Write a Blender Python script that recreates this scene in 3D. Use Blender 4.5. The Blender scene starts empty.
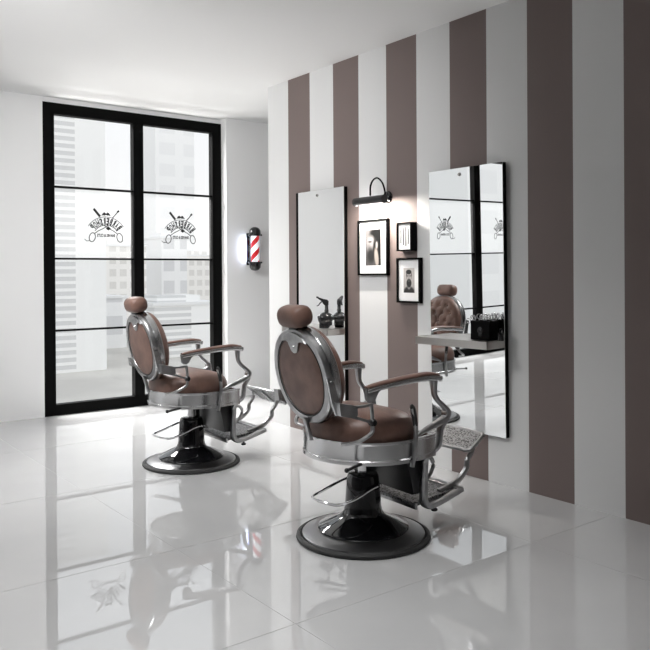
import bpy, bmesh, math, random
from mathutils import Vector, Matrix
random.seed(7)
sc = bpy.context.scene
C = sc.collection
R = math.radians

# ------------------------------------------------------------------ camera
def look_matrix(yaw, pitch, roll):
    f = Vector((math.sin(yaw)*math.cos(pitch), math.cos(yaw)*math.cos(pitch), math.sin(pitch)))
    r = Vector((math.cos(yaw), -math.sin(yaw), 0)); u = r.cross(f)
    r2 = r*math.cos(roll) + u*math.sin(roll); u2 = r2.cross(f)
    return Matrix((r2, u2, -f)).transposed()
cam = bpy.data.objects.new('camera', bpy.data.cameras.new('camera')); C.objects.link(cam)
cam.location = (0, 0, 1.25)
cam.rotation_euler = look_matrix(0.6498, -0.0044, -0.0063).to_euler()
cam.data.sensor_width = 36; cam.data.lens = 36*765.65/650
cam.data.shift_y = -47.9/650
cam.data.clip_end = 500
sc.camera = cam
# ------------------------------------------------------------------ world, lights, exposure
w = bpy.data.worlds.new('world'); sc.world = w; w.use_nodes = True
nt = w.node_tree; bg = nt.nodes['Background']
tc = nt.nodes.new('ShaderNodeTexCoord'); sp = nt.nodes.new('ShaderNodeSeparateXYZ'); rp = nt.nodes.new('ShaderNodeValToRGB')
nt.links.new(tc.outputs['Generated'], sp.inputs[0]); nt.links.new(sp.outputs['Z'], rp.inputs[0]); nt.links.new(rp.outputs[0], bg.inputs[0])
rp.color_ramp.elements[0].position = 0.0; rp.color_ramp.elements[0].color = (.93, .92, .91, 1)
rp.color_ramp.elements[1].position = 0.35; rp.color_ramp.elements[1].color = (.80, .84, .88, 1)
bg.inputs[1].default_value = 1.2
sc.view_settings.view_transform = 'Standard'; sc.view_settings.look = 'None'
sc.view_settings.exposure = 0.0; sc.view_settings.gamma = 1.0; sc.view_settings.use_curve_mapping = False
sc.cycles.use_denoising = True
sc.cycles.max_bounces = 10; sc.cycles.diffuse_bounces = 5; sc.cycles.transparent_max_bounces = 12
sc.cycles.sample_clamp_indirect = 6.0
def area(name, loc, target, sx, sy, power, col=(1, 1, 1), spread=180):
    l = bpy.data.lights.new(name, 'AREA'); l.shape = 'RECTANGLE'; l.size = sx; l.size_y = sy
    l.energy = power; l.color = col; l.spread = R(spread)
    o = bpy.data.objects.new(name, l); C.objects.link(o); o.location = loc
    o.rotation_euler = (Vector(target)-Vector(loc)).to_track_quat('-Z', 'Y').to_euler()
    return o
# open sky above the street, seen by the room through its two banks of windows
area('sky_light_near_window', (2.4, 9.0, 4.6), (3.1, 4.8, 0), 2.6, 1.6, 1050, (1, .99, .97))
area('sky_light_far_window', (-1.6, 9.2, 4.6), (-.6, 4.6, 0), 2.6, 1.6, 700, (1, .99, .97))
# uplight added out of view below the near window sill, brightens the ceiling
area('added_uplight', (3.0, 7.75, -.28), (3.0, 6.2, 2.8), 1.9, .8, 58, (1, .99, .97), spread=110)
# fill lights added out of view near the ceiling, not fixtures of the shop
area('fill_light_front', (1.3, 2.1, 2.79), (1.3, 2.1, 0), 1.2, .6, 18, spread=105)
area('fill_light_side', (.7, 4.0, 2.74), (3.5, 6.0, .7), 1.0, .9, 58, spread=115)
sun = bpy.data.lights.new('sun', 'SUN'); sun.energy = .35; sun.angle = R(2); so = bpy.data.objects.new('sun', sun); C.objects.link(so)
so.rotation_euler = Vector((-.15, 1, -.8)).to_track_quat('-Z', 'Y').to_euler()
area('fill_light_rear', (.4, -.9, 2.79), (.4, -.9, 0), 1.2, .6, 6)  # weak fill added behind the camera, no real fixture

# ------------------------------------------------------------------ materials
def mat(name, col, rough=.5, metal=0., **kw):
    m = bpy.data.materials.new(name); m.use_nodes = True
    b = m.node_tree.nodes['Principled BSDF']
    b.inputs['Base Color'].default_value = (*col, 1); b.inputs['Roughness'].default_value = rough; b.inputs['Metallic'].default_value = metal
    for k, v in kw.items():
        b.inputs[k.replace('_', ' ')].default_value = v
    return m
def N(m, t): return m.node_tree.nodes.new(t)
def L(m, a, b): m.node_tree.links.new(a, b)
def P(m): return m.node_tree.nodes['Principled BSDF']
def add_bump(m, scale, strength, dist=.01, kind='noise', detail=3):
    tc = N(m, 'ShaderNodeTexCoord')
    if kind == 'noise':
        t = N(m, 'ShaderNodeTexNoise'); t.inputs['Scale'].default_value = scale; t.inputs['Detail'].default_value = detail; out = t.outputs[0]
    else:
        t = N(m, 'ShaderNodeTexVoronoi'); t.feature = 'DISTANCE_TO_EDGE'; t.inputs['Scale'].default_value = scale; out = t.outputs[0]
    L(m, tc.outputs['Object'], t.inputs['Vector'])
    bp = N(m, 'ShaderNodeBump'); bp.inputs['Strength'].default_value = strength; bp.inputs['Distance'].default_value = dist
    L(m, out, bp.inputs['Height']); L(m, bp.outputs[0], P(m).inputs['Normal'])
    return t
def vary(m, c1, c2, scale, detail=4):
    tc = N(m, 'ShaderNodeTexCoord'); t = N(m, 'ShaderNodeTexNoise'); t.inputs['Scale'].default_value = scale; t.inputs['Detail'].default_value = detail
    r = N(m, 'ShaderNodeValToRGB'); r.color_ramp.elements[0].color = (*c1, 1); r.color_ramp.elements[1].color = (*c2, 1)
    r.color_ramp.elements[0].position = .35; r.color_ramp.elements[1].position = .65
    L(m, tc.outputs['Object'], t.inputs['Vector']); L(m, t.outputs[0], r.inputs[0]); L(m, r.outputs[0], P(m).inputs['Base Color'])
M = {}
M['wall'] = mat('white_paint', (.84, .84, .84), .7); add_bump(M['wall'], 180, .03, .002)
M['dark_wall'] = mat('charcoal_paint', (.20, .20, .205), .7)
M['ceiling'] = mat('ceiling_paint', (.74, .74, .74), .8); add_bump(M['ceiling'], 120, .03, .002)
M['floor'] = mat('polished_tile', (.74, .74, .74), .015, IOR=2.0); vary(M['floor'], (.55, .55, .553), (.59, .59, .59), 1.3, 5)
M['grout'] = mat('tile_joint', (.44, .44, .44), .5)
M['black'] = mat('black_frame_paint', (.004, .004, .004), .5, Specular_IOR_Level=.04)
M['black_gloss'] = mat('black_enamel', (.006, .006, .007), .06, Coat_Weight=.6)
M['black_plastic'] = mat('black_plastic', (.012, .012, .013), .3)
M['rubber'] = mat('black_rubber', (.02, .02, .02), .6)
M['silver'] = mat('aged_cast_metal', (.42, .42, .43), .30, 1); vary(M['silver'], (.34, .34, .345), (.48, .48, .485), 14)
M['dark_metal'] = mat('dark_polished_metal', (.26, .26, .265), .3, 1)
M['band'] = mat('brushed_metal_band', (.64, .64, .645), .2, 1); add_bump(M['band'], 60, .05, .002)
M['chrome'] = mat('chrome', (.82, .82, .83), .08, 1)
M['steel'] = mat('brushed_steel', (.50, .48, .46), .3, 1)
M['mirror'] = mat('silvered_glass', (.93, .94, .94), .0, 1)
M['leather'] = mat('brown_leather', (.15, .075, .06), .42, Specular_IOR_Level=.5)
vary(M['leather'], (.13, .070, .053), (.21, .122, .096), 9, 6); add_bump(M['leather'], 130, .25, .003)
M['ornament'] = mat('ornate_cast_grille', (.5, .5, .5), .4, .5)
def ornament():
    m = M['ornament']; t = add_bump(m, 120, .6, .004, 'noise', 1)
    r = N(m, 'ShaderNodeValToRGB'); r.color_ramp.elements[0].position = .50; r.color_ramp.elements[1].position = .56
    r.color_ramp.elements[0].color = (.26, .26, .265, 1); r.color_ramp.elements[1].color = (.03, .03, .03, 1)
    L(m, t.outputs[0], r.inputs[0]); L(m, r.outputs[0], P(m).inputs['Base Color'])
ornament()
M['paper'] = mat('white_mount', (.82, .82, .82), .6)
M['ink'] = mat('black_vinyl', (.01, .01, .01), .5)
M['skull'] = mat('smoky_glass', (.012, .012, .013), .22)
def stripes():
    m = mat('striped_wallpaper', (.7, .7, .7), .62)
    tc = N(m, 'ShaderNodeTexCoord'); s = N(m, 'ShaderNodeSeparateXYZ'); L(m, tc.outputs['Object'], s.inputs[0])
    a = N(m, 'ShaderNodeMath'); a.operation = 'MULTIPLY'; a.inputs[1].default_value = -1/.598; L(m, s.outputs['Y'], a.inputs[0])
    f = N(m, 'ShaderNodeMath'); f.operation = 'FRACT'; L(m, a.outputs[0], f.inputs[0])
    g = N(m, 'ShaderNodeMath'); g.operation = 'GREATER_THAN'; g.inputs[1].default_value = .5; L(m, f.outputs[0], g.inputs[0])
    x = N(m, 'ShaderNodeMix'); x.data_type = 'RGBA'; x.inputs[6].default_value = (.67, .67, .665, 1); x.inputs[7].default_value = (.165, .127, .117, 1)
    L(m, g.outputs[0], x.inputs[0]); L(m, x.outputs[2], P(m).inputs['Base Color'])
    return m
M['stripes'] = stripes()
def glass(name, tint, film=0.):
    m = bpy.data.materials.new(name); m.use_nodes = True; t = m.node_tree; t.nodes.clear()
    o = t.nodes.new('ShaderNodeOutputMaterial'); tr = t.nodes.new('ShaderNodeBsdfTransparent'); gl = t.nodes.new('ShaderNodeBsdfGlossy')
    tr.inputs[0].default_value = (*tint, 1); gl.inputs['Roughness'].default_value = .01
    fr = t.nodes.new('ShaderNodeLayerWeight'); pw = t.nodes.new('ShaderNodeMath'); pw.operation = 'POWER'; pw.inputs[1].default_value = 5
    ad = t.nodes.new('ShaderNodeMath'); ad.operation = 'MULTIPLY_ADD'; ad.inputs[1].default_value = .7; ad.inputs[2].default_value = .02
    t.links.new(fr.outputs['Facing'], pw.inputs[0]); t.links.new(pw.outputs[0], ad.inputs[0])
    mx = t.nodes.new('ShaderNodeMixShader'); t.links.new(ad.outputs[0], mx.inputs[0])
    src = tr.outputs[0]
    if film:
        tl = t.nodes.new('ShaderNodeBsdfTranslucent'); tl.inputs[0].default_value = (.95, .95, .95, 1)
        m2 = t.nodes.new('ShaderNodeMixShader'); m2.inputs[0].default_value = film
        t.links.new(tr.outputs[0], m2.inputs[1]); t.links.new(tl.outputs[0], m2.inputs[2]); src = m2.outputs[0]
    t.links.new(src, mx.inputs[1]); t.links.new(gl.outputs[0], mx.inputs[2]); t.links.new(mx.outputs[0], o.inputs[0])
    return m
M['glass'] = glass('window_glass', (.97, .97, .97)); M['film'] = glass('frosted_film', (.99, .99, .99), .017)
M['clear'] = glass('clear_tube', (.97, .98, 1))
def emit(name, col, s, base=(.8, .8, .8)):
    m = mat(name, base, .4); P(m).inputs['Emission Color'].default_value = (*col, 1); P(m).inputs['Emission Strength'].default_value = s; return m
M['bulb'] = emit('lit_tube', (1, .95, .88), 6)
M['blue_led'] = emit('blue_led', (.35, .4, 1), .5, (.1, .1, .4))

# ------------------------------------------------------------------ mesh helpers
class MB:
    def __init__(s): s.bm = bmesh.new()
    def box(s, x0, x1, y0, y1, z0, z1, bev=0, seg=2):
        r = bmesh.ops.create_cube(s.bm, size=1)['verts']
        for v in r: v.co = Vector(((x0+x1)/2+v.co.x*(x1-x0), (y0+y1)/2+v.co.y*(y1-y0), (z0+z1)/2+v.co.z*(z1-z0)))
        if bev:
            es = list({e for v in r for e in v.link_edges})
            bmesh.ops.bevel(s.bm, geom=es, offset=bev, segments=seg, profile=.5, affect='EDGES')
        return s
    def face(s, pts):
        return s.bm.faces.new([s.bm.verts.new(p) for p in pts])
    def rings(s, rings, closed=True, cap0=True, cap1=True, loop=False):
        vs = [[s.bm.verts.new(p) for p in r] for r in rings]
        n = len(vs[0]); K = len(vs)
        for i in range(K if loop else K-1):
            a, b = vs[i], vs[(i+1) % K]
            for j in range(n if closed else n-1):
                k = (j+1) % n
                try: s.bm.faces.new((a[j], a[k], b[k], b[j]))
                except ValueError: pass
        if cap0 and not loop: s.bm.faces.new(vs[0][::-1])
        if cap1 and not loop: s.bm.faces.new(vs[-1])
        return s
    def lathe(s, prof, c=(0, 0, 0), seg=48, axis='z'):
        rs = []
        for r, z in prof:
            ring = []
            for i in range(seg):
                a = 2*math.pi*i/seg; x, y = r*math.cos(a), r*math.sin(a)
                p = (x, y, z) if axis == 'z' else ((z, x, y) if axis == 'x' else (y, z, x))
                ring.append(Vector(p)+Vector(c))
            rs.append(ring)
        return s.rings(rs)
    def tube(s, pts, r, seg=10, smooth=4, flat=None, up=(0, 0, 1), close=False):
        """path tube; r number or list; flat=(a,b) gives an oval/rect section: a along side, b along normal"""
        pts = [Vector(p) for p in pts]; rr = r if isinstance(r, (list, tuple)) else [r]*len(pts)
        if smooth:
            P2, R2 = [], []; n = len(pts)
            rng = range(n) if close else range(n-1)
            for i in rng:
                p0 = pts[(i-1) % n] if (close or i > 0) else pts[i]*2-pts[i+1]
                p1, p2 = pts[i], pts[(i+1) % n]
                p3 = pts[(i+2) % n] if (close or i+2 < n) else p2*2-p1
                for k in range(smooth):
                    t = k/smooth
                    P2.append(.5*((2*p1)+(-p0+p2)*t+(2*p0-5*p1+4*p2-p3)*t*t+(-p0+3*p1-3*p2+p3)*t**3))
                    R2.append(rr[i]*(1-t)+rr[(i+1) % n]*t)
            if not close: P2.append(pts[-1]); R2.append(rr[-1])
            pts, rr = P2, R2
        n = len(pts); rings = []; upv = Vector(up)
        for i in range(n):
            a = pts[(i-1) % n] if (close or i > 0) else pts[0]; b = pts[(i+1) % n] if (close or i < n-1) else pts[-1]
            t = (b-a).normalized()
            side = t.cross(upv)
            if side.length < 1e-3: side = t.cross(Vector((1, 0, 0)))
            side.normalize(); nn = side.cross(t)
            fa, fb = flat if flat else (1, 1)
            ring = []
            for j in range(seg):
                q = 2*math.pi*(j+.5)/seg
                cx, cy = math.cos(q), math.sin(q)
                if flat and seg <= 12:   # superellipse, nearer to a flat bar
                    cx = math.copysign(abs(cx)**.55, cx); cy = math.copysign(abs(cy)**.55, cy)
                ring.append(pts[i]+side*(cx*rr[i]*fa)+nn*(cy*rr[i]*fb))
            rings.append(ring)
        return s.rings(rings, loop=close)
    def prism(s, poly, axis, a, b, bev=0):
        """2D polygon extruded along axis from a to b. axis x: poly=(y,z); y: (x,z); z: (x,y)"""
        def mk(p, d): return {'x': (d, p[0], p[1]), 'y': (p[0], d, p[1]), 'z': (p[0], p[1], d)}[axis]
        v0 = [s.bm.verts.new(mk(p, a)) for p in poly]; v1 = [s.bm.verts.new(mk(p, b)) for p in poly]
        n = len(poly); f0 = s.bm.faces.new(v0); f1 = s.bm.faces.new(v1[::-1])
        for i in range(n): s.bm.faces.new((v0[i], v1[i], v1[(i+1) % n], v0[(i+1) % n]))
        if bev:
            es = list(set(list(f0.edges)+list(f1.edges)))
            bmesh.ops.bevel(s.bm, geom=es, offset=bev, segments=2, profile=.5, affect='EDGES')
        return s
    def ball(s, c, rx, ry=None, rz=None, u=20, v=12):
        ry = ry or rx; rz = rz or rx
        r = bmesh.ops.create_uvsphere(s.bm, u_segments=u, v_segments=v, radius=1)['verts']
        for q in r: q.co = Vector((c[0]+q.co.x*rx, c[1]+q.co.y*ry, c[2]+q.co.z*rz))
        return s
    def xf(s, mtx): bmesh.ops.transform(s.bm, matrix=mtx, verts=s.bm.verts); return s
    def build(s, name, m, parent=None, loc=None, smooth=True, angle=35):
        bmesh.ops.recalc_face_normals(s.bm, faces=s.bm.faces)
        me = bpy.data.meshes.new(name); s.bm.to_mesh(me); s.bm.free()
        for x in (m if isinstance(m, (list, tuple)) else [m]): me.materials.append(x)
        if smooth:
            for p in me.polygons: p.use_smooth = True
            try: me.set_sharp_from_angle(angle=R(angle))
            except Exception: pass
        o = bpy.data.objects.new(name, me); C.objects.link(o)
        if parent: o.parent = parent
        if loc: o.location = loc
        return o
def tag(o, label, cat, group=None):
    o['label'] = label; o['category'] = cat
    if group: o['group'] = group
    return o
def empty(name, loc, label, cat, group=None, rotz=0):
    o = bpy.data.objects.new(name, None); o.empty_display_size = .1; C.objects.link(o); o.location = loc; o.rotation_euler = (0, 0, rotz)
    return tag(o, label, cat, group)
def struct(o): o['kind'] = 'structure'; return o
def copy_tree(o, parent=None):
    c = o.copy(); C.objects.link(c)
    if parent: c.parent = parent
    for ch in list(o.children): copy_tree(ch, c)
    return c

# ------------------------------------------------------------------ the room
XW, YD, H = 3.553, 6.906, 2.83
XL, YB, XR = -3.2, -2.2, 6.0
# floor: one slab with inlaid joints at the tile edges
fm = MB()
xs = [XL-.15, -2.2, -.98, .28, 1.56, 2.90, 4.2, 5.4, XR]; ys = [YB-.15, -1.4, -.2, 1.02, 2.24, 3.18, 4.40, 5.65, YD+.12]
g = .002
for i in range(len(xs)-1):
    for j in range(len(ys)-1):
        fm.box(xs[i]+g, xs[i+1]-g, ys[j]+g, ys[j+1]-g, -.02, 0)
fl = fm.build('floor', M['floor'], smooth=False); struct(fl)
gm = MB(); gm.box(xs[0], xs[-1], ys[0], ys[-1], -.12, -.0008)
for f in gm.bm.faces: f.material_index = 0
struct(gm.build('floor_joints', M['grout'], fl, smooth=False))
struct(MB().box(XL-.15, XR+.15, YB-.15, YD+.3, H, H+.15).build('ceiling', M['ceiling'], smooth=False))
sw = MB().box(0, .2, YB-5.4579, 0, 0, H).build('wall_right', M['stripes'], loc=(XW, 5.4579, 0), smooth=False); struct(sw)
struct(MB().box(XL-.15, XL, YB-.15, YD+.3, 0, H).build('wall_left', M['dark_wall'], smooth=False))
struct(MB().box(XL, XR, YB-.15, YB, 0, H).build('wall_back', M['dark_wall'], smooth=False))
struct(MB().box(XR, XR+.15, YB-.15, YD+.3, 0, H).build('wall_recess', M['wall'], smooth=False))
fw = MB()
fw.box(-.10, 2.11, YD-.03, YD+.2, 0, H).box(3.902, XR, 6.775, YD+.2, 0, H)
fw.box(XL, -2.78, YD-.03, YD+.2, 0, H).box(-2.78, -.10, YD-.02, YD+.2, 2.787, H).box(2.11, 3.902, YD-.02, YD+.2, 2.787, H)
struct(fw.build('wall_front', M['wall'], smooth=False))

# ---- windows
def text_mesh(s, size):
    cu = bpy.data.curves.new('t', 'FONT'); cu.body = s; cu.size = size; cu.offset = .05; cu.resolution_u = 2; cu.align_x = 'CENTER'
    o = bpy.data.objects.new('t', cu); C.objects.link(o); bpy.context.view_layer.update()
    dg = bpy.context.evaluated_depsgraph_get(); me = bpy.data.meshes.new_from_object(o.evaluated_get(dg))
    vs = [v.co.copy() for v in me.vertices]; fs = [list(p.vertices) for p in me.polygons]
    bpy.data.objects.remove(o); bpy.data.meshes.remove(me); bpy.data.curves.remove(cu)
    return vs, fs
def logo(parent, cx, cz, y):
    """barber emblem on the pane, reading from the street (so mirrored in here). local u to the right as seen inside, v up"""
    b = MB(); T = .0015
    def poly(pts):
        b.prism([(cx+p[0], cz+p[1]) for p in pts], 'y', y, y-T)
    def stroke(pts, wd):
        for (x0, z0), (x1, z1) in zip(pts, pts[1:]):
            d = Vector((x1-x0, z1-z0)); n = Vector((-d.y, d.x)).normalized()*wd/2
            poly([(x0+n.x, z0+n.y), (x1+n.x, z1+n.y), (x1-n.x, z1-n.y), (x0-n.x, z0-n.y)])
    def oval(ox, oz, rx, rz, wd, rot=0):
        pts = []
        for i in range(25):
            a = 2*math.pi*i/24; x, z = rx*math.cos(a), rz*math.sin(a)
            pts.append((ox+x*math.cos(rot)-z*math.sin(rot), oz+x*math.sin(rot)+z*math.cos(rot)))
        stroke(pts, wd)
    # arched lettering
    word = 'BARBERSHOP'; n = len(word); RR = .135
    for i, ch in enumerate(word):
        a = -R(50)+R(100)*i/(n-1)
        vs, fs = text_mesh(ch, 1.0)
        x0 = min(v.x for v in vs); x1 = max(v.x for v in vs); z1 = max(v.y for v in vs)
        new = []
        for v in vs:
            lx = ((v.x-x0)/(x1-x0)-.5)*.0225; lz = v.y/z1*.062
            ang = a; rad = RR+lz; wid = lx*(1+.35*lz/.064)
            px = rad*math.sin(ang)+wid*math.cos(ang); pz = rad*math.cos(ang)-wid*math.sin(ang)-.125
            new.append(b.bm.verts.new((cx-px, y-T, cz+pz)))
        for f in fs:
            try: b.bm.faces.new([new[k] for k in f])
            except ValueError: pass
    vs, fs = text_mesh('SHAVES & CUTS', 1.0)
    x1 = max(v.x for v in vs); z1 = max(v.y for v in vs)
    new = [b.bm.verts.new((cx-v.x/x1*.088, y-T, cz-.106+v.y/z1*.028)) for v in vs]
    for f in fs:
        try: b.bm.faces.new([new[k] for k in f])
        except ValueError: pass
    # outline of the arch band, moustache, razor, brush, scissors
    stroke([(.205*math.sin(R(a)), .205*math.cos(R(a))-.125) for a in range(-56, 57, 7)], .006)
    stroke([(.128*math.sin(R(a)), .128*math.cos(R(a))-.125) for a in range(-56, 57, 7)], .006)
    for sgn in (-1, 1):
        poly([(0, .108), (sgn*.012, .122), (sgn*.026, .118), (sgn*.046, .090), (sgn*.026, .094), (sgn*.012, .092), (0, .098)][::sgn])
        oval(sgn*.132, -.112, .028, .042, .008, sgn*.25)
        stroke([(sgn*.112, -.078), (sgn*.075, -.052), (sgn*.03, -.03), (-sgn*.02, .0)], .007)
    stroke([(-.118, .150), (-.058, .080)], .020); stroke([(-.111, .157), (-.051, .087)], .004)
    stroke([(.125, .142), (.062, .072)], .009); stroke([(.126, .143), (.108, .128)], .018)
    stroke([(-.16, -.145), (-.185, -.148), (-.205, -.13)], .006)
    poly([(.020, -.005), (.048, -.03), (.020, -.046), (-.004, -.03)])
    return b.build('shop_emblem', M['ink'], parent, smooth=False)
def window(name, x0, x1, mull, mw, bars, sill, fw_, logos, y=YD, top=2.787):
    f = MB(); D0, D1 = y-.03, y+.05
    f.box(x0, x1, D0, D1, top-.10, top, .003).box(x0, x1, D0, D1, 0, sill, .003)
    f.box(x0, x0+fw_, D0, D1, sill-.01, top-.09, .003).box(x1-fw_, x1, D0, D1, sill-.01, top-.09, .003)
    f.box(mull-mw/2, mull+mw/2, D0, D1, sill-.01, top-.09, .003)
    fr = f.build(name, M['black'], smooth=False); struct(fr)
    for (a, b), lx in zip(((x0+fw_, mull-mw/2), (mull+mw/2, x1-fw_)), logos):
        bb = MB()
        for z in bars: bb.box(a-.005, b+.005, y-.016, y+.036, z-.0085, z+.0085, .002)
        bb.build('glazing_bar', M['black'], fr, smooth=False)
        zs = [sill]+list(bars)+[top-.10]
        for k in range(len(zs)-1):
            lo, hi = zs[k]+(0.0085 if k else 0), zs[k+1]-(.0085 if k < len(zs)-2 else 0)
            p = MB().box(a, b, y+.006, y+.012, lo, hi).build('pane', M['film' if k == 2 else 'glass'], fr, smooth=False)
            if k == 2: logo(p, lx, (lo+hi)/2-.010, y+.0055)
    return fr
window('window_1', 2.11, 3.902, 3.005, .10, (.755, 1.40, 2.044), .098, .102, (2.695, 3.458))
window('window_2', -2.78, -.10, -1.43, .13, (.64, 1.40, 2.13), .098, .11, (-2.0, -.76))

# ------------------------------------------------------------------ outside: the pale city beyond the glass
gm = mat('pale_street', (.62, .60, .56), .9); vary(gm, (.55, .53, .50), (.68, .66, .62), .15, 3)
gr = MB().box(-80, 140, YD+.32, 260, -6.2, -6).build('street', gm, smooth=False); struct(gr)
struct(MB().box(-3.2, 6.1, YD+.35, 8.7, -.5, -.36).build('added_ledge', gm, smooth=False))  # unseen slab added beneath the uplight, hidden below the sill
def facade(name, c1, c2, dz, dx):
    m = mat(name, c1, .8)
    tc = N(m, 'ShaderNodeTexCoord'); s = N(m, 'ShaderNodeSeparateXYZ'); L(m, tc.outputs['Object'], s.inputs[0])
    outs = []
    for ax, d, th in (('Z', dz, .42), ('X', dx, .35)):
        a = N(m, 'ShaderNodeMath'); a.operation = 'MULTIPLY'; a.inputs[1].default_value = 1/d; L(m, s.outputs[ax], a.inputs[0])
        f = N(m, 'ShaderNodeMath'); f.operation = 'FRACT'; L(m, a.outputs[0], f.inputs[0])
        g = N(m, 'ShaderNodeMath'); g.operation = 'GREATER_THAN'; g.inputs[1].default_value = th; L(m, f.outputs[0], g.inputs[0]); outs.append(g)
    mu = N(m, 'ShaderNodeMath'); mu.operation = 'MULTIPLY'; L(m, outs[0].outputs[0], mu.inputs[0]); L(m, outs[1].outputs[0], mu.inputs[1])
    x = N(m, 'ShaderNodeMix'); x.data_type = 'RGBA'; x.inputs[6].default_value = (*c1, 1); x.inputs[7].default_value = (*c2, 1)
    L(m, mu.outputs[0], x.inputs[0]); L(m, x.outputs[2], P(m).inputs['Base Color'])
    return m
FA = [facade('pale_facade', (.93, .93, .92), (.70, .70, .70), .55, 400), facade('grey_facade', (.90, .90, .90), (.72, .72, .73), 3.2, 2.6), facade('cream_facade', (.92, .90, .87), (.76, .74, .71), 1.6, 1.4), facade('misty_facade', (.95, .95, .945), (.89, .89, .89), 4, 5)]  # washed-out haze of the view is put into these pale colours
def building(x0, x1, y, dp, top, k, label):
    h = top+6; wd = x1-x0
    o = MB().box(-wd/2, wd/2, -dp/2, dp/2, 0, h).box(-wd/2+wd*.1, wd/2-wd*.3, -dp/2+1, dp/2-1, h, h+.8).build('city_building', FA[k], loc=((x0+x1)/2, y, -6), smooth=False)
    tag(o, label, 'building')
    MB().box(-wd/2-.15, wd/2+.15, -dp/2-.15, dp/2+.15, h-.05, h+.2).build('roof_edge', M['wall'], o, smooth=False)
building(17.5, 22.2, 60, 6, 20, 0, 'banded grey tower at the far left edge of the left window pane')
building(28.2, 35.3, 64, 5, -1.4, 0, 'low wide slatted block seen below the frosted band, right of the middle post')
building(37.0, 42.5, 98, 6, 5, 2, 'cream block seen just left of the middle window post')
building(47.5, 51.5, 104, 6, 6.5, 1, 'grey block rising behind the low slatted one')
building(54.5, 62.0, 112, 6, 4.2, 2, 'cream block at the right end of the skyline')
building(24.5, 30.5, 76, 6, -1.0, 1, 'low grey block beside the foot of the banded tower')
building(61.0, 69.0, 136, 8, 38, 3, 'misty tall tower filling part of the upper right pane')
building(-95, -52, 52, 10, 16, 3, 'very broad pale block reflected in the right mirror')

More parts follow.
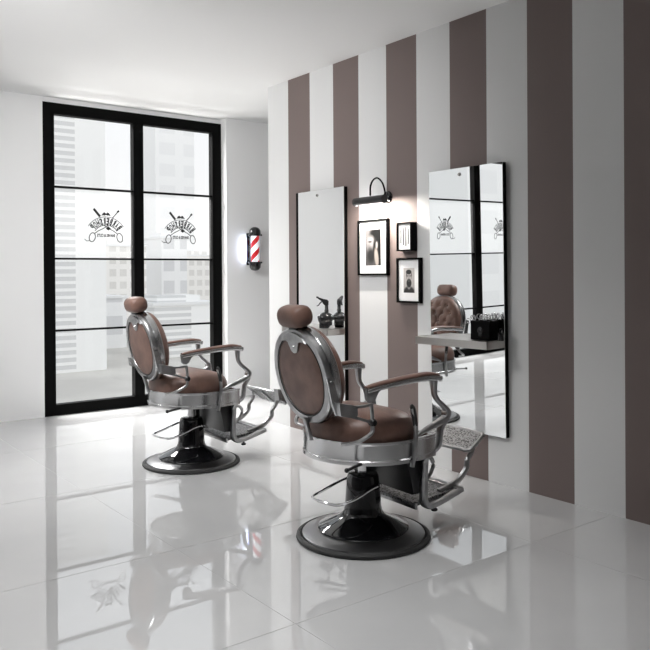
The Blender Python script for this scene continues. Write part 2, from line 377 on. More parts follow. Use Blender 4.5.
# ------------------------------------------------------------------ barber chair
TB = Matrix.Translation((-.342, 0, .792)) @ Matrix.Rotation(-R(11), 4, 'Y')   # backrest frame: x forward, z up, tilted back
def oval(n, a, b, x, sq=2.0):
    pts = []
    for i in range(n):
        t = 2*math.pi*i/n; c, s_ = math.cos(t), math.sin(t)
        pts.append(Vector((x, a*math.copysign(abs(c)**(2/sq), c), b*math.copysign(abs(s_)**(2/sq), s_))))
    return pts
def horseshoe(hw, hf, fb, ff, n=28):
    """plan outline from front near corner round the back to the front far corner"""
    fr = [(ff*q, fb+(hw-fb)*(1-q*q)) for q in (1, .85, .7, .55, .4, .25, .12, 0)]
    pts = [(x, -y) for x, y in fr]
    for i in range(1, n):
        a = math.pi*i/n; pts.append((-hf*math.sin(a), -hw*math.cos(a)))
    pts += [(x, y) for x, y in fr[::-1]]
    return pts
def make_chair(loc, rotz, label, dz, tilt):
    root = empty('barber_chair', loc, label, 'barber chair', 'barber chairs', rotz)
    NS = 64
    # base
    MB().lathe([(.0, .0), (.313, .0), (.320, .006), (.318, .016), (.305, .024), (.297, .022), (.292, .012), (0, .01)], seg=NS).build('base_ring', M['rubber'], root)
    MB().lathe([(0, .012), (.296, .014), (.291, .026), (.27, .034), (.24, .040), (.20, .046), (0, .046)], seg=NS).build('base_plate', M['dark_metal'], root)
    MB().lathe([(0, .040), (.212, .042), (.216, .050), (.207, .056), (.165, .078), (.125, .096), (.101, .110), (.091, .127), (.087, .152), (.081, .23), (.075, .290), (.068, .302), (.052, .306), (0, .306)], seg=NS).build('pedestal', M['black_gloss'], root)
    p = MB().lathe([(0, .30), (.024, .30), (.024, .44+dz), (0, .44+dz)], seg=20).build('hydraulic_piston', M['chrome'], root)
    pb = MB().tube([(.02, .082, .268), (-.05, .092, .257), (-.15, .105, .222), (-.212, .104, .205), (-.235, .07, .200), (-.222, .0, .196), (-.185, -.06, .194), (-.12, -.095, .215), (-.03, -.098, .247), (.015, -.095, .256), (.03, -.085, .256)], .0062, 8, 4)
    pb.ball((.03, -.088, .256), .011)
    pb.build('pump_pedal', M['chrome'], root)
    def up(o): o.location.z += dz; return o
    # seat band
    o_ = horseshoe(.300, .275, .268, .215); i_ = [(x*.965+.0, y*.955) for x, y in o_]
    b = MB(); rings = []
    for (xo, yo), (xi, yi) in zip(o_, i_):
        rings.append([Vector((xo*1.012, yo*1.02, .405)), Vector((xo*1.012, yo*1.02, .421)), Vector((xo, yo, .426)), Vector((xo, yo, .492)), Vector((xo*1.008, yo*1.012, .497)), Vector((xo*1.008, yo*1.012, .506)), Vector((xi, yi, .506)), Vector((xi, yi, .405))])
    b.rings(rings); b.box(.20, .217, -.268, .268, .410, .503, .003)
    seat = up(b.build('seat_frame', M['band'], root, angle=30))
    MB().prism([(x*.93, y*.93) for x, y in horseshoe(.30, .275, .265, .21)], 'z', .42, .45).build('seat_pan', M['black_plastic'], seat)
    # cushion
    ou = [(-.022+.243*math.copysign(abs(math.cos(t))**.86, math.cos(t)), .268*math.copysign(abs(math.sin(t))**.86, math.sin(t))) for t in [2*math.pi*k/64 for k in range(64)]]
    K = len(ou); cu = MB(); prof = [(.88, .455), (.95, .475), (.99, .505), (1.0, .530), (.985, .556), (.94, .582), (.85, .602), (.70, .617), (.5, .627), (.25, .632), (.08, .633)]
    rings = []
    for sc_, z in prof:
        r_ = []
        for x, y in ou:
            fx = -.022+(x+.022)*sc_; zz = z-.018*max(0, (x)/.23)**2*(1 if z > .52 else .2)
            r_.append(Vector((fx, y*sc_, zz)))
        rings.append(r_)
    cu.rings(rings, cap0=True, cap1=True)
    up(cu.build('seat_cushion', M['leather'], root, angle=80))
    # backrest
    bk = MB(); n = 72
    def ov(a, b_, x): return oval(n, a, b_, x, 2.12)
    bk.rings([ov(.176, .180, -.002), ov(.179, .183, -.010), ov(.212, .214, -.010), ov(.218, .220, -.002), ov(.222, .224, .05), ov(.216, .218, .056), ov(.176, .180, .056)], loop=True)
    fr_ = up(bk.xf(TB).build('backrest_frame', M['silver'], root, angle=30))
    MB().rings([ov(.224, .226, .012), ov(.2255, .2275, .018), ov(.2255, .2275, .040), ov(.224, .226, .046)], loop=False, cap0=False, cap1=False).xf(TB).build('rim_band', M['band'], fr_, angle=30)
    MB().rings([ov(.180, .184, .0), ov(.178, .182, -.005), ov(.167, .171, -.010), ov(.12, .125, -.014), ov(.04, .04, -.016)], cap0=False).xf(TB).build('back_panel', M['leather'], fr_, angle=80)
    MB().rings([ov(.183, .187, -.0095), ov(.180, .184, -.0130), ov(.177, .181, -.0095)], loop=True).xf(TB).build('black_piping', M['rubber'], fr_, angle=80)
    em = [(.085*math.cos(t)*.62, .176+0*t) for t in (0,)]
    pts = [(-.100, .158), (-.056, .166), (-.040, .158)]+[(.034*math.cos(math.pi+math.pi*k/12), .142+.034*math.sin(math.pi+math.pi*k/12)) for k in range(13)]+[(.040, .158), (.056, .166), (.100, .158), (.08, .180), (.045, .197), (0, .204), (-.045, .197), (-.08, .180)]
    e_ = MB().prism(pts, 'x', -.020, -.006, .002).xf(TB).build('top_emblem', M['silver'], fr_, angle=30)
    MB().lathe([(0, 0), (.008, 0), (.006, -.004), (0, -.005)], (-.020, 0, .138), 14, 'x').xf(TB).build('screw', M['chrome'], e_)
    # tufted front cushion
    cm = MB(); Rn = 22; buttons = []
    for rz in (-.13, -.065, 0, .065, .13):
        odd = abs(rz) in (.065,)
        for cy_ in ((-.12, -.04, .04, .12) if odd else (-.08, 0, .08)):
            if (cy_/.19)**2+(rz/.19)**2 < .85: buttons.append((cy_, rz))
    def hgt(y, z, q):
        h = .058*(1-q**6)**.5 if q < 1 else 0
        d = 0
        for by, bz in buttons:
            r2 = (y-by)**2+(z-bz)**2; d = max(d, math.exp(-r2/.00028)*.021); 
        u_ = (y/.04+z/.065); v_ = (y/.04-z/.065)
        cr = max(math.exp(-((u_+1) % 2-1)**2/.03), math.exp(-((v_+1) % 2-1)**2/.03)) if q < .82 else 0
        return h-d-.006*cr
    rings = []
    for i in range(Rn+1):
        q = 1-i/Rn*.985
        q = q**.8
        ring = []
        for t in range(96):
            a = 2*math.pi*t/96; y, z = .214*q*math.cos(a), .216*q*math.sin(a)
            ring.append(Vector((.056+max(0.0, hgt(y, z, q)), y, z)))
        rings.append(ring)
    cus = up(cm.rings(rings, cap0=False).xf(TB).build('backrest_cushion', M['leather'], root, angle=80))
    for by, bz in buttons: MB().ball((.056+.036, by, bz), .007, .008, .008, 10, 8).xf(TB).build('tufting_button', M['leather'], cus)
    # headrest
    hd = MB(); rings = []
    for i in range(25):
        v = -1+2*i/24; y = .088*v; k = max(0.02, (1-abs(v)**7))**.42
        rings.append([Vector((.055*k*math.copysign(abs(math.cos(t))**.8, math.cos(t))-.006*(1-v*v), y, .050*k*math.copysign(abs(math.sin(t))**.8, math.sin(t)))) for t in [2*math.pi*j/28 for j in range(28)]])
    hd.rings(rings).xf(Matrix.Translation((-.378, 0, 1.062)) @ Matrix.Rotation(-R(14), 4, 'Y'))
    up(hd.build('headrest', M['leather'], root, angle=80))
    up(MB().tube([(-.372, .0, .93), (-.378, 0, 1.03)], .012, 10, 0, flat=(1.8, .6)).box(-.392, -.352, -.035, .035, .995, 1.016, .004).build('headrest_post', M['black_plastic'], root))
    # lower back bracket
    up(MB().prism([(-.338, .60), (-.318, .60), (-.288, .495), (-.305, .495)], 'y', -.012, .012, .004).build('back_bracket', M['silver'], root))
    # arms, both sides
    for s in (-1, 1):
        A = .285*s
        # armrest casting and pad
        rail = [(-.200, A, .742), (-.15, A, .750), (-.06, A, .760), (.05, A, .769), (.15, A*1.01, .773), (.222, A*1.02, .765)]
        arm = up(MB().tube(rail, [.012, .014, .015, .016, .018, .017], 12, 4, flat=(1.55, .85)).build('armrest', M['band'], root, angle=40))
        MB().tube([(p[0]+.0, p[1], p[2]+.016) for p in rail[:-1]]+[(.212, A*1.02, .781)], [.010, .013, .015, .016, .0175, .013], 16, 4, flat=(1.45, .62)).build('arm_pad', M['leather'], arm, angle=80)
        MB().prism([(-.207, .755), (-.200, .705), (-.187, .694), (-.168, .692), (-.150, .706), (-.143, .730), (-.115, .748), (-.11, .762)], 'y', A-.010, A+.010, .003).build('rear_bracket', M['silver'], arm, angle=30)
        # front S shaped leg
        fs = up(MB().tube([(.194, A, .758), (.194, A, .730), (.199, A, .69), (.222, A, .658), (.256, A, .630), (.278, A, .602), (.265, A, .578), (.220, A, .558), (.15, A*.99, .535), (.085, A, .512)],
                  [.018, .0155, .0125, .0125, .014, .018, .017, .016, .013, .007], 12, 4, flat=(.85, 1.05), up=(0, 1, 0)).build('arm_support', M['silver'], root, angle=50))
        MB().lathe([(0, -.014), (.017, -.014), (.017, .014), (0, .014)], (.271, A, .600), 18, 'y').build('pivot_cap', M['steel'], fs, angle=30)
        MB().lathe([(0, -.012), (.013, -.012), (.013, .012), (0, .012)], (.194, A, .735), 16, 'y').build('pivot_cap', M['steel'], fs, angle=30)
        # hinge bracket: plate with screws on the backrest rim, open triangle, knob and strap to the seat band
        zb = A*.86
        hb = MB()
        ox = .05 if s > 0 else .008
        sp_ = up(MB().prism([(u+ox, v) for u, v in ((-.378, .806), (-.346, .812), (-.310, .690), (-.298, .648), (-.332, .642), (-.350, .690))], 'y', s*.2265, s*.2365, .0015).build('side_plate', M['band'], root, smooth=False))
        for fz, fx in ((.787, -.356), (.675, -.325)): MB().lathe([(0, 0), (.006, 0), (.005, .003*s), (0, .004*s)], (fx+ox, .2365*s, fz), 12, 'y').build('screw', M['dark_metal'], sp_)
        q = A*.96
        hb.tube([(-.325, .232*s, .690), (-.235, A*.93, .675), (-.160, q, .680)], .008, 8, 2, flat=(.8, .8))
        hb.tube([(-.318, .232*s, .652), (-.24, A*.93, .630), (-.158, q, .600)], .008, 8, 2, flat=(.8, .8))
        hb.tube([(-.164, q, .683), (-.158, q, .645), (-.155, q, .603)], .008, 8, 2, flat=(.8, 1), up=(1, 0, 0))
        hb.prism([(-.330, .700), (-.255, .685), (-.235, .672), (-.232, .640), (-.25, .628), (-.322, .645)], 'y', .232*s, A*.93+.005*s, .0)
        hk = up(hb.build('hinge_bracket', M['silver'], root, angle=40))
        MB().lathe([(0, -.016), (.012, -.016), (.017, -.010), (.017, .010), (.012, .016), (0, .016)], (-.155, q, .600), 18, 'y').build('hinge_knob', M['black_plastic'], hk, angle=30)
        up(MB().tube([(-.155, q, .595), (-.168, A*1.0, .562), (-.205+ox*.3, A*1.0, .542), (-.25+ox, A*.93, .522), (-.285+ox*2, A*.7, .508)], [.011, .010, .010, .010, .007], 10, 4, flat=(.7, 1.0), up=(0, 1, 0)).build('side_strap', M['chrome'] if 0 else M['silver'], root, angle=50))
        # front leg rail down to the footrest
        B = .262*s
        leg = MB().tube([(.273, A*.98, .600), (.280, A*.95, .565), (.258, B, .525), (.250, B, .480), (.245, B*.97, .440), (.215, .22*s, .400), (.200, .205*s, .365)], .0145, 10, 4, flat=(.8, 1.1), up=(0, 1, 0))
        leg.tube([(.212, .205*s, .385), (.206, .2*s, .30), (.204, .2*s, .20), (.212, .2*s, .166), (.240, .2*s, .152), (.32, .2*s, .162), (.448, .2*s, .196)], [.016, .019, .021, .022, .021, .020, .019], 8, 5, flat=(.75, 1.15), up=(0, 1, 0))
        up(leg.build('footrest_leg', M['silver'], root, angle=50))
        up(MB().tube([(.215, .185*s, .375), (.262, .185*s, .372), (.282, .185*s, .335), (.262, .185*s, .295), (.225, .185*s, .265)], .010, 8, 4).build('footrest_link', M['silver'], root, angle=60))
        # brackets carrying the upper foot plate
        U = .158*s
        up(MB().tube([(.34, U, .190), (.42, U, .207), (.48, U, .230), (.528, U, .275), (.534, U, .312), (.560, U, .345), (.574, U, .374)], [.012, .014, .013, .013, .011, .011, .012], 10, 4, flat=(1.1, .9), up=(0, 1, 0)).build('plate_bracket', M['silver'], root, angle=60))
    # crossbar, calf pad, foot tray, upper plate
    up(MB().box(.415, .458, -.205, .205, .178, .206, .004).build('tray_front_bar', M['silver'], root, angle=30))
    tr = up(MB().prism([(.15, .162), (.16, .156), (.42, .184), (.42, .196), (.15, .176)], 'y', -.19, .19).build('foot_tray', M['ornament'], root, smooth=False))
    MB().prism([(.150, .148), (.162, .146), (.162, .172), (.150, .174)], 'y', -.205, .205).build('tray_edge', M['silver'], tr, smooth=False)
    up(MB().prism([(.09, .42), (.20, .42), (.222, .30), (.222, .235), (.195, .212), (.15, .212), (.13, .34)], 'y', -.188, .188, .006).build('calf_pad', M['black_plastic'], root, angle=30))
    up(MB().prism([(.05, .43), (.09, .43), (.095, .25), (.15, .185), (.165, .195), (.12, .25), (.12, .43)][:7], 'y', .12, .20, .004).build('pad_hinge', M['black_plastic'], root, angle=30))
    up(MB().box(-.16, .20, -.20, .20, .425, .445, .004).box(.0, .14, -.16, .16, .385, .43, .01).build('mounting_plate', M['black_plastic'], root, angle=30))
    up(MB().tube([(-.07, -.20, .415), (-.20, -.23, .412), (-.275, -.255, .408)], .007, 8, 2).ball((-.285, -.258, .408), .011).build('release_rod', M['black_plastic'], root))
    TU = Matrix.Translation((.580, 0, .392)) @ Matrix.Rotation(R(tilt), 4, 'Y')
    pl = MB(); pts = []
    for i in range(33):
        v = -1+2*i/32; pts.append((-.060-.012*(1-v*v), .185*v))
    for i in range(33):
        v = 1-2*i/32; pts.append((.070+.014*(1-v*v), .178*v))
    up(pl.prism(pts, 'z', .003, .010).xf(TU).build('upper_foot_plate', M['ornament'], root, smooth=False))
    rimp = MB().tube([(p[0], p[1], .006) for p in pts[::4]], .0095, 8, 2, close=True)
    rimp.tube([(-.07, 0, 0), (0, 0, -.003), (.08, 0, 0)], .006, 6, 2)
    for s in (-1, 1): rimp.tube([(.0, .160*s, -.008), (.0, .176*s, -.004)], .010, 8, 0)
    up(rimp.xf(TU).build('plate_rim', M['silver'], root, angle=60))
    lf = up(MB().lathe([(0, .108), (.014, .108), (.017, .116), (.010, .122), (.005, .124), (.005, .175), (0, .175)], (.30, -.17, 0), 16).build('levelling_foot', M['rubber'], root))
    # recline lever
    lv = MB().tube([(.034, -.318, .650), (.048, -.318, .60), (.056, -.316, .54), (.052, -.312, .46), (.040, -.308, .385)], [.011, .010, .009, .0095, .0095], 10, 4, flat=(1, 1), up=(0, 1, 0))
    lever = up(lv.build('recline_lever', M['silver'], root, angle=60))
    MB().tube([(.030, -.318, .665), (.036, -.318, .65), (.047, -.3185, .605), (.053, -.317, .57)], [.006, .0125, .0125, .0105], 10, 3).build('lever_grip', M['rubber'], lever)
    up(MB().tube([(.045, -.312, .42), (.03, -.24, .43), (.02, -.15, .432)], .009, 8, 2).build('lever_axle', M['black_plastic'], root))
    return root
near = make_chair((2.344, 2.796, 0), -R(2.4), 'brown leather barber chair in front, its back and headrest overlapping the left mirror', .0, -26)
far = make_chair((2.364, 4.59, 0), -R(1.5), 'brown leather barber chair standing at the back beside the tall black windows', .0, 40)

# ------------------------------------------------------------------ mirrors and shelves
def mirror(y0, z0, yaw, pitch, label, wd=.604):
    """origin at the near lower back corner; local x out of the wall, y away from camera"""
    root = empty('wall_mirror', (0, 0, 0), label, 'mirror', 'tall frameless mirrors on the striped wall')
    n = Vector((-math.cos(pitch)*math.cos(yaw), math.cos(pitch)*math.sin(yaw), -math.sin(pitch)))
    y = Vector((0, 0, 1)).cross(n).normalized()*-1; z = y.cross(n)*-1
    if z.z < 0: z = -z
    Mx = Matrix((n, y, z)).transposed(); 
    root.matrix_world = Matrix.Translation((XW-.004, y0, z0)) @ Mx.to_4x4()
    MB().box(.0, .028, 0, wd, 0, 1.605, .001).build('backing_board', M['black'], root, smooth=False)
    MB().box(.0281, .0321, .0015, wd-.001, .0015, 1.604).build('mirror_glass', M['mirror'], root, smooth=False)
    MB().lathe([(0, .0322), (.011, .0322), (.011, .036), (.008, .040), (0, .041)], (0, .325, 1.565), 18, 'x').build('fixing_cap', M['steel'], root)
    return root, (Matrix.Translation((XW-.004, y0, z0)) @ Mx.to_4x4())
mR, TR = mirror(2.903, .287, -R(1.9), R(.72), 'tall mirror on the right, showing the windows and a buttoned chair back', .578)
mL, TL = mirror(4.393, .287, -R(.5), 0, 'tall plain mirror on the left, behind the headrest of the front chair')
def shelf(T, label, z, wd):
    root = empty('console_shelf', (0, 0, 0), label, 'shelf', 'steel edged shelves across the mirrors')
    root.matrix_world = T
    MB().box(.034, .192, .0, wd, z-.030, z-.001).build('shelf_board', M['black_plastic'], root, smooth=False)
    MB().box(.034, .197, -.003, wd+.003, z-.001, z+.003).build('shelf_top', M['steel'], root, smooth=False)
    e = MB().box(.192, .198, -.004, wd+.004, z-.040, z+.005, .001).box(.034, .198, -.004, .002, z-.040, z+.005, .001).box(.034, .198, wd-.002, wd+.004, z-.040, z+.005, .001)
    e.build('steel_edge', M['steel'], root, smooth=False)
    return root
shelf(TR, 'steel edged shelf across the right mirror with a black tool box on it', .568, .552)
shelf(TL, 'steel edged shelf across the left mirror with a skull spray bottle on it', .555, .572)
ST = .287+.568+.0035; SL = .287+.555+.0035

# ---- tool box with scissors and clips
bx = empty('tool_box', (3.444, 2.997, ST), 'square glossy black box holding scissors on the right shelf', 'box', None, R(2))
o = MB()
o.box(-.040, .040, -.070, .070, 0, .012, .002).box(-.040, -.035, -.070, .070, .005, .112, .001).box(.035, .040, -.070, .070, .005, .112, .001).box(-.040, .040, -.070, -.065, .005, .112, .001).box(-.040, .040, .065, .070, .005, .112, .001)
o.build('box_body', M['black'], bx, smooth=False)
d = MB()   # faint skull relief on the front
d.ball((-.040, 0, .056), .002, .020, .021).box(-.0415, -.038, -.011, .011, .022, .040, .002)
d.build('skull_relief', M['skull'], bx)
for k, (px, py, lean, a, kind) in enumerate(((-.01, .035, -.62, .2, 0), (-.012, .018, -.25, .9, 0), (0, -.005, .1, .2, 0), (.014, .012, -.12, 1.5, 0), (.004, -.056, .10, .4, 1), (-.01, -.024, .12, 1.1, 0))):
    m = MB()
    if kind == 0:
        for s in (-1, 1):
            m.tube([(0, .002*s, 0), (0, .006*s, .04), (0, .008*s, .058)], .0018, 6, 2)
            m.tube([(0, .012*s+.009*math.cos(t), .068+.011*math.sin(t)) for t in [2*math.pi*j/10 for j in range(10)]], .0018, 6, 2, close=True)
        o = m.build('scissors', M['chrome']); cat = 'scissors'
    else:
        m.tube([(0, 0, 0), (0, .002, .04), (0, .012, .085)], [.004, .003, .002], 6, 2, flat=(.6, 1.2))
        m.tube([(0, 0, 0), (0, -.002, .04), (0, -.006, .080)], [.004, .003, .002], 6, 2, flat=(.6, 1.2))
        o = m.build('hair_clip', M['chrome']); cat = 'hair clip'
    o.scale = (1.35,)*3; o.location = Vector((3.444+px, 2.997+py, ST+.042)); o.rotation_euler = (lean, .1*math.sin(k*2), a)
    if kind == 0: tag(o, ['silver scissors leaning left out of the black box', 'silver scissors in the box, second from its left side', 'silver scissors upright in the middle of the black box', 'silver scissors behind the middle pair in the black box', '', 'silver scissors at the front right corner of the black box'][k], cat, 'scissors in the black tool box')
    else: tag(o, 'silver two pronged hair clip at the right end of the black box', cat)
mg = empty('black_mug', (3.462, 2.892, ST), 'small black handled pot at the right end of the right shelf', 'pot')
MB().lathe([(0, 0), (.020, 0), (.021, .004), (.021, .048), (.019, .048), (.018, .006), (0, .006)], seg=24).build('pot_body', M['black_gloss'], mg)
MB().tube([(-.008, 0, .046), (-.012, 0, .062), (.0, 0, .07), (.012, 0, .062), (.008, 0, .046)], .0035, 8, 3).build('pot_handle', M['black_gloss'], mg)

# ---- skull spray bottle
sk = empty('spray_bottle', (3.450, 4.535, SL), 'dark skull shaped spray bottle with black trigger on the left shelf', 'spray bottle', None, R(90+58)); sk.scale = (1.14,)*3
b = MB()   # local +x is where the face looks
r_ = bmesh.ops.create_icosphere(b.bm, subdivisions=4, radius=1)['verts']
for v in r_:
    c = v.co.copy(); x, y, z = c
    p = Vector((c.x*.053, c.y*.042, c.z*.043+.062))
    if z < -.3:
        k = min(2.2, .86/max(.05, math.sqrt(1-z*z))); p.x *= k; p.y *= k*.95
    if z < -.2 and x < .1: p.z = max(p.z, .030); p.x *= .92
    if z < -.15 and x > -.2: p.z -= .020*min(1, (-z)*1.2); p.x *= .98; p.y *= .84          # jaw
    for s in (-1, 1):
        d2 = ((y-.42*s)**2+(z+.02)**2)
        if x > 0: p.x -= .013*math.exp(-d2/.04)
    if x > 0: p.x -= .010*math.exp(-(y**2/.02+(z+.38)**2/.03)); p.x += .004*math.exp(-((z-.3)**2)/.02)
    if x > 0: p.x -= .003*math.exp(-((z+.75)**2)/.004)
    if z < -.55: p.z -= .012
    p.z = max(p.z, .0)
    v.co = p
b.build('skull_body', M['skull'], sk, angle=70)
MB().lathe([(0, .095), (.013, .095), (.014, .118), (.0115, .122), (.011, .155), (.0, .156)], (-.006, 0, 0), 20).build('neck', M['black_plastic'], sk, angle=40)
MB().prism([(-.018, .150), (-.020, .175), (-.010, .186), (.012, .190), (.050, .203), (.054, .196), (.040, .184), (.020, .176), (.018, .160), (.006, .148)], 'y', -.011, .011, .003).tube([(.046, 0, .199), (.060, 0, .203)], .006, 8, 0).build('spray_head', M['black_plastic'], sk, angle=30)
MB().tube([(.018, 0, .176), (.034, 0, .166), (.046, 0, .150), (.058, 0, .145)], [.005, .006, .005, .004], 8, 3, flat=(1.4, .7)).build('trigger', M['black_plastic'], sk)

# ------------------------------------------------------------------ picture lamp
lp = empty('picture_lamp', (XW, 3.945, 1.775), 'black tube picture lamp with arched arm over the framed portraits', 'wall lamp')
MB().lathe([(0, 0), (.042, 0), (.044, -.006), (.040, -.016), (.016, -.022), (.014, -.045), (0, -.046)], (0, 0, 0), 28, 'x').build('wall_rose', M['black_gloss'], lp)
MB().tube([(-.030, .0, .0), (-.036, .0, .05), (-.056, .003, .10), (-.092, .008, .128), (-.128, .012, .112), (-.150, .015, .07), (-.153, .015, .02), (-.153, .015, -.03)], .006, 10, 4).build('arched_arm', M['black'], lp)
b = MB()
n = 20; rings = []   # trough open below, hollow
for yv in (-.125, .170):
    o_ = []
    for i in range(n+1):
        a = -R(50)+R(280)*i/n; o_.append(Vector((-.153+.030*math.cos(a), yv, -.03+.030*math.sin(a))))
    for i in range(n, -1, -1):
        a = -R(50)+R(280)*i/n; o_.append(Vector((-.153+.027*math.cos(a), yv, -.03+.027*math.sin(a))))
    rings.append(o_)
b.rings(rings, cap0=False, cap1=False)
b.lathe([(0, -.131), (.030, -.131), (.030, -.124), (0, -.124)], (-.153, 0, -.03), 20, 'y').lathe([(0, .169), (.030, .169), (.030, .176), (0, .176)], (-.153, 0, -.03), 20, 'y')
b.build('lamp_shade', M['black_plastic'], lp, angle=40)
MB().lathe([(0, -.115), (.008, -.115), (.008, .16), (0, .16)], (-.153, 0, -.036), 14, 'y').build('light_tube', M['bulb'], lp)
ll = bpy.data.lights.new('picture_lamp_light', 'AREA'); ll.shape = 'RECTANGLE'; ll.size = .30; ll.size_y = .03; ll.energy = 13; ll.color = (1, .93, .86)
lo = bpy.data.objects.new('picture_lamp_light', ll); C.objects.link(lo); lo.parent = lp; lo.location = (-.150, .04, -.052)
lo.rotation_euler = Matrix((Vector((0, 1, 0)), Vector((0, 0, -1)).cross(Vector((0, 1, 0))) if 0 else Vector((-.62, 0, -.785)), Vector((-.785, 0, .62)))).transposed().to_euler()

# ------------------------------------------------------------------ framed pictures
def print_mesh(w_, h_, fn, parent, name):
    """a photographic print: vertex coloured grid; s to the viewer's right 0..1, t up 0..1"""
    nx, nz = 40, 60; me = bpy.data.meshes.new(name); vs = []; fs = []; cols = []
    for j in range(nz+1):
        for i in range(nx+1):
            s, t = i/nx, j/nz
            vs.append((-.0, (.5-s)*w_, (t-.5)*h_)); c = fn(s, t); c = tuple(.55*q**1.6 for q in (c if isinstance(c, tuple) else (c, c*.97, c*.95))); cols += [*(c if isinstance(c, tuple) else (c, c*.97, c*.95)), 1]
    for j in range(nz):
        for i in range(nx):
            a = j*(nx+1)+i; fs.append((a, a+nx+1, a+nx+2, a+1))
    me.from_pydata(vs, [], fs); at = me.color_attributes.new('print', 'FLOAT_COLOR', 'POINT'); at.data.foreach_set('color', cols)
    m = mat(name+'_ink', (.5, .5, .5), .45); a = N(m, 'ShaderNodeVertexColor'); a.layer_name = 'print'; L(m, a.outputs[0], P(m).inputs['Base Color'])
    me.materials.append(m); o = bpy.data.objects.new(name, me); C.objects.link(o); o.parent = parent; return o
def bl(s, t, cx, cy, rx, ry, soft=.25, rot=0):
    dx, dy = s-cx, t-cy; x = dx*math.cos(rot)+dy*math.sin(rot); y = -dx*math.sin(rot)+dy*math.cos(rot)
    d = math.sqrt((x/rx)**2+(y/ry)**2); return max(0, min(1, (1+soft-d)/(2*soft)))
def lay(c, v, k): return c*(1-k)+v*k
def portrait_big(s, t):
    c = .30+.15*(1-s)*t
    c = lay(c, .02, bl(s, t, .75, .80, .48, .26, .2))          # dark hair
    c = lay(c, .02, bl(s, t, .88, .35, .28, .55, .2))          # dark coat
    c = lay(c, .62, bl(s, t, .36, .60, .27, .22, .3))          # pale cheek and brow
    c = lay(c, .50, bl(s, t, .22, .50, .12, .10, .4))          # nose
    c = lay(c, .06, bl(s, t, .30, .66, .11, .022, .5))         # eye
    c = lay(c, .10, bl(s, t, .36, .28, .24, .20, .4))          # beard
    c = lay(c, .03, bl(s, t, .60, .45, .10, .25, .4))
    c = lay(c, .70, bl(s, t, .74, .56, .07, .10, .3))          # fingers
    k = bl(s, t, .72, .22, .13, .27, .25, .25); c = lay(c, .72, k)
    return (c, c*.93, c*.87) if k > .2 else (c, c*.97, c*.96)
def portrait_small(s, t):
    c = .85+.15*t-.25*abs(s-.5)
    c = lay(c, .10, bl(s, t, .50, .0, .50, .26, .15))            # dark jacket
    c = lay(c, .62, bl(s, t, .50, .24, .14, .10, .3))
    c = lay(c, .80, bl(s, t, .50, .62, .235, .22, .12))          # face and ears
    c = lay(c, .60, bl(s, t, .28, .60, .035, .05, .3)); c = lay(c, .60, bl(s, t, .72, .60, .035, .05, .3))
    c = lay(c, .06, bl(s, t, .48, .84, .25, .095, .15))          # swept back hair
    c = lay(c, .10, bl(s, t, .275, .72, .03, .09, .3)); c = lay(c, .10, bl(s, t, .725, .72, .03, .09, .3))
    c = lay(c, .05, bl(s, t, .50, .39, .225, .17, .15))          # full beard
    c = lay(c, .08, bl(s, t, .50, .515, .13, .022, .3))          # moustache
    for e in (.40, .60):
        c = lay(c, .08, bl(s, t, e, .70, .075, .014, .4)); c = lay(c, .12, bl(s, t, e, .655, .05, .014, .5))
    c = lay(c, .45, bl(s, t, .5, .58, .03, .05, .6)); c = lay(c, .55, bl(s, t, .5, .475, .06, .012, .4))
    return c
def framed(y0, y1, z0, z1, depth, fwid, label, inner, fn, small=False):
    root = empty('framed_picture', (XW-.002, (y0+y1)/2, (z0+z1)/2), label, 'framed picture', 'framed pictures on the striped wall')
    w_, h_ = y1-y0, z1-z0
    f = MB()
    for a in ((-w_/2, w_/2, h_/2-fwid, h_/2), (-w_/2, w_/2, -h_/2, -h_/2+fwid), (-w_/2, -w_/2+fwid, -h_/2, h_/2), (w_/2-fwid, w_/2, -h_/2, h_/2)):
        f.box(-depth, 0, a[0], a[1], a[2], a[3], .001)
    f.build('frame', M['black'], root, smooth=False)
    mt = MB().box(-depth+.012, -depth+.016, -w_/2+.004, w_/2-.004, -h_/2+.004, h_/2-.004).build('mount', M['paper'], root, smooth=False)
    if fn:
        p = print_mesh(inner[0], inner[1], fn, root, 'portrait_print'); p.location = (-depth+.0115, inner[2], inner[3])
    return root, mt
framed(3.932, 4.252, 1.236, 1.630, .026, .014, 'largest black frame, a bearded man holding his hand to his face', (.165, .255, .0, .0), portrait_big)
framed(3.612, 3.836, 1.052, 1.352, .030, .013, 'middle sized black frame below the small one, a bearded man facing front', (.105, .165, -.0, .0), portrait_small)
rt, mt = framed(3.665, 3.806, 1.398, 1.588, .055, .010, 'smallest deep black box frame with slim combs inside, under the lamp', None, None)
for k, (dy, hh, ww) in enumerate(((.036, .085, .004), (.013, .115, .006), (-.011, .125, .006), (-.034, .100, .004))):
    MB().box(-.047, -.0425, dy-ww/2, dy+ww/2, -hh/2, hh/2, .001).tube([(-.0455, dy, hh/2-.01), (-.0455, dy, hh/2+.006)], .0022, 6, 0).build('comb', M['ink'], rt)

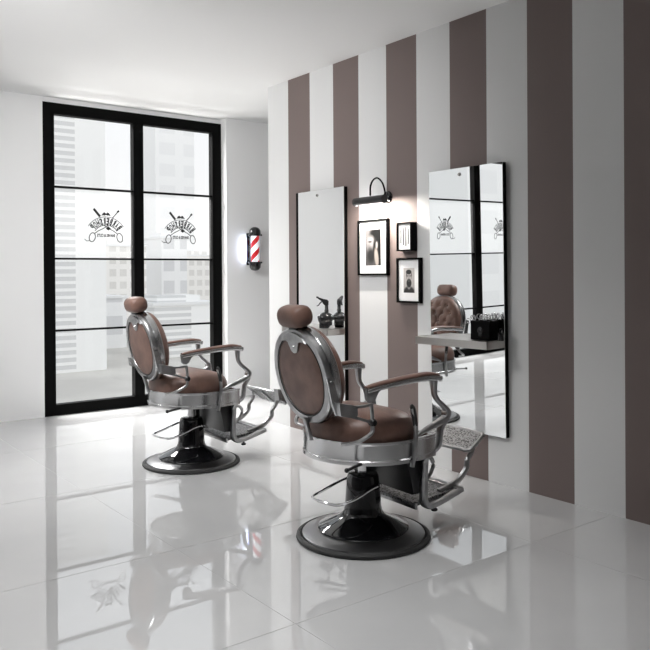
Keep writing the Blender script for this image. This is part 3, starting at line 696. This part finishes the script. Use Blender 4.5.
# ------------------------------------------------------------------ barber pole
PY = 6.775
bp_ = empty('barber_pole', (4.165, PY, 1.283), 'lit red and white barber pole with black domes on the grey pillar', 'barber pole')
MB().box(-.035, .035, -.014, 0, .06, .39, .004).box(-.012, .012, -.075, -.01, .085, .115, .003).box(-.012, .012, -.075, -.01, .335, .365, .003).build('wall_bracket', M['black_gloss'], bp_, smooth=False)
MB().box(-.037, -.0352, -.012, -.003, .12, .33).build('light_strip', M['blue_led'], bp_, smooth=False)
PC = (0, -.115, 0)
dome = [(0, .0), (.022, .003), (.042, .014), (.056, .034), (.060, .060), (.062, .075), (.068, .078), (.068, .090), (.060, .094), (.0, .094)]
for pf, z in ((dome, .085), ([(r, .450-q) for r, q in dome], .365)):
    b = MB().lathe(pf, PC, 32)
    for k in range(4):
        a = math.pi/4+k*math.pi/2; b.ball((.066*math.cos(a), -.115+.066*math.sin(a), z), .010)
    b.build('dome_cap', M['black_gloss'], bp_, angle=40)
def pole_mat():
    m = mat('spiral_stripes', (.8, .8, .8), .3)
    tc = N(m, 'ShaderNodeTexCoord'); s = N(m, 'ShaderNodeSeparateXYZ'); L(m, tc.outputs['Object'], s.inputs[0])
    at = N(m, 'ShaderNodeMath'); at.operation = 'ARCTAN2'; L(m, s.outputs['Y'], at.inputs[0]); L(m, s.outputs['X'], at.inputs[1])
    a = N(m, 'ShaderNodeMath'); a.operation = 'MULTIPLY'; a.inputs[1].default_value = 2/(2*math.pi); L(m, at.outputs[0], a.inputs[0])
    z = N(m, 'ShaderNodeMath'); z.operation = 'MULTIPLY'; z.inputs[1].default_value = -7.6; L(m, s.outputs['Z'], z.inputs[0])
    ad = N(m, 'ShaderNodeMath'); L(m, a.outputs[0], ad.inputs[0]); L(m, z.outputs[0], ad.inputs[1])
    f = N(m, 'ShaderNodeMath'); f.operation = 'FRACT'; L(m, ad.outputs[0], f.inputs[0])
    g = N(m, 'ShaderNodeMath'); g.operation = 'GREATER_THAN'; g.inputs[1].default_value = .52; L(m, f.outputs[0], g.inputs[0])
    x = N(m, 'ShaderNodeMix'); x.data_type = 'RGBA'; x.inputs[6].default_value = (.95, .95, .97, 1); x.inputs[7].default_value = (.50, .010, .014, 1)
    L(m, g.outputs[0], x.inputs[0]); L(m, x.outputs[2], P(m).inputs['Base Color']); L(m, x.outputs[2], P(m).inputs['Emission Color']); P(m).inputs['Emission Strength'].default_value = .5
    return m
cy = MB().lathe([(0, -.14), (.043, -.14), (.043, .14), (0, .14)], (0, 0, 0), 32).build('striped_cylinder', pole_mat(), bp_, angle=40); cy.location = (0, -.115, .225)
MB().lathe([(.056, .088), (.056, .362)], PC, 32).bm.free()
g_ = MB().rings([[Vector((.056*math.cos(t), -.115+.056*math.sin(t), z)) for t in [2*math.pi*i/32 for i in range(32)]] for z in (.09, .36)], cap0=False, cap1=False)
g_.build('glass_tube', M['clear'], bp_)
pl_ = bpy.data.lights.new('barber_pole_glow', 'AREA'); pl_.shape = 'RECTANGLE'; pl_.size = .24; pl_.size_y = .02; pl_.energy = .45; pl_.color = (.70, .82, 1)
po = bpy.data.objects.new('barber_pole_glow', pl_); C.objects.link(po); po.parent = bp_; po.location = (-.042, -.03, .225)
zz = Vector((.72, -.69, 0)).normalized()
po.rotation_euler = Matrix((Vector((0, 0, 1)), zz.cross(Vector((0, 0, 1))), zz)).transposed().to_euler()
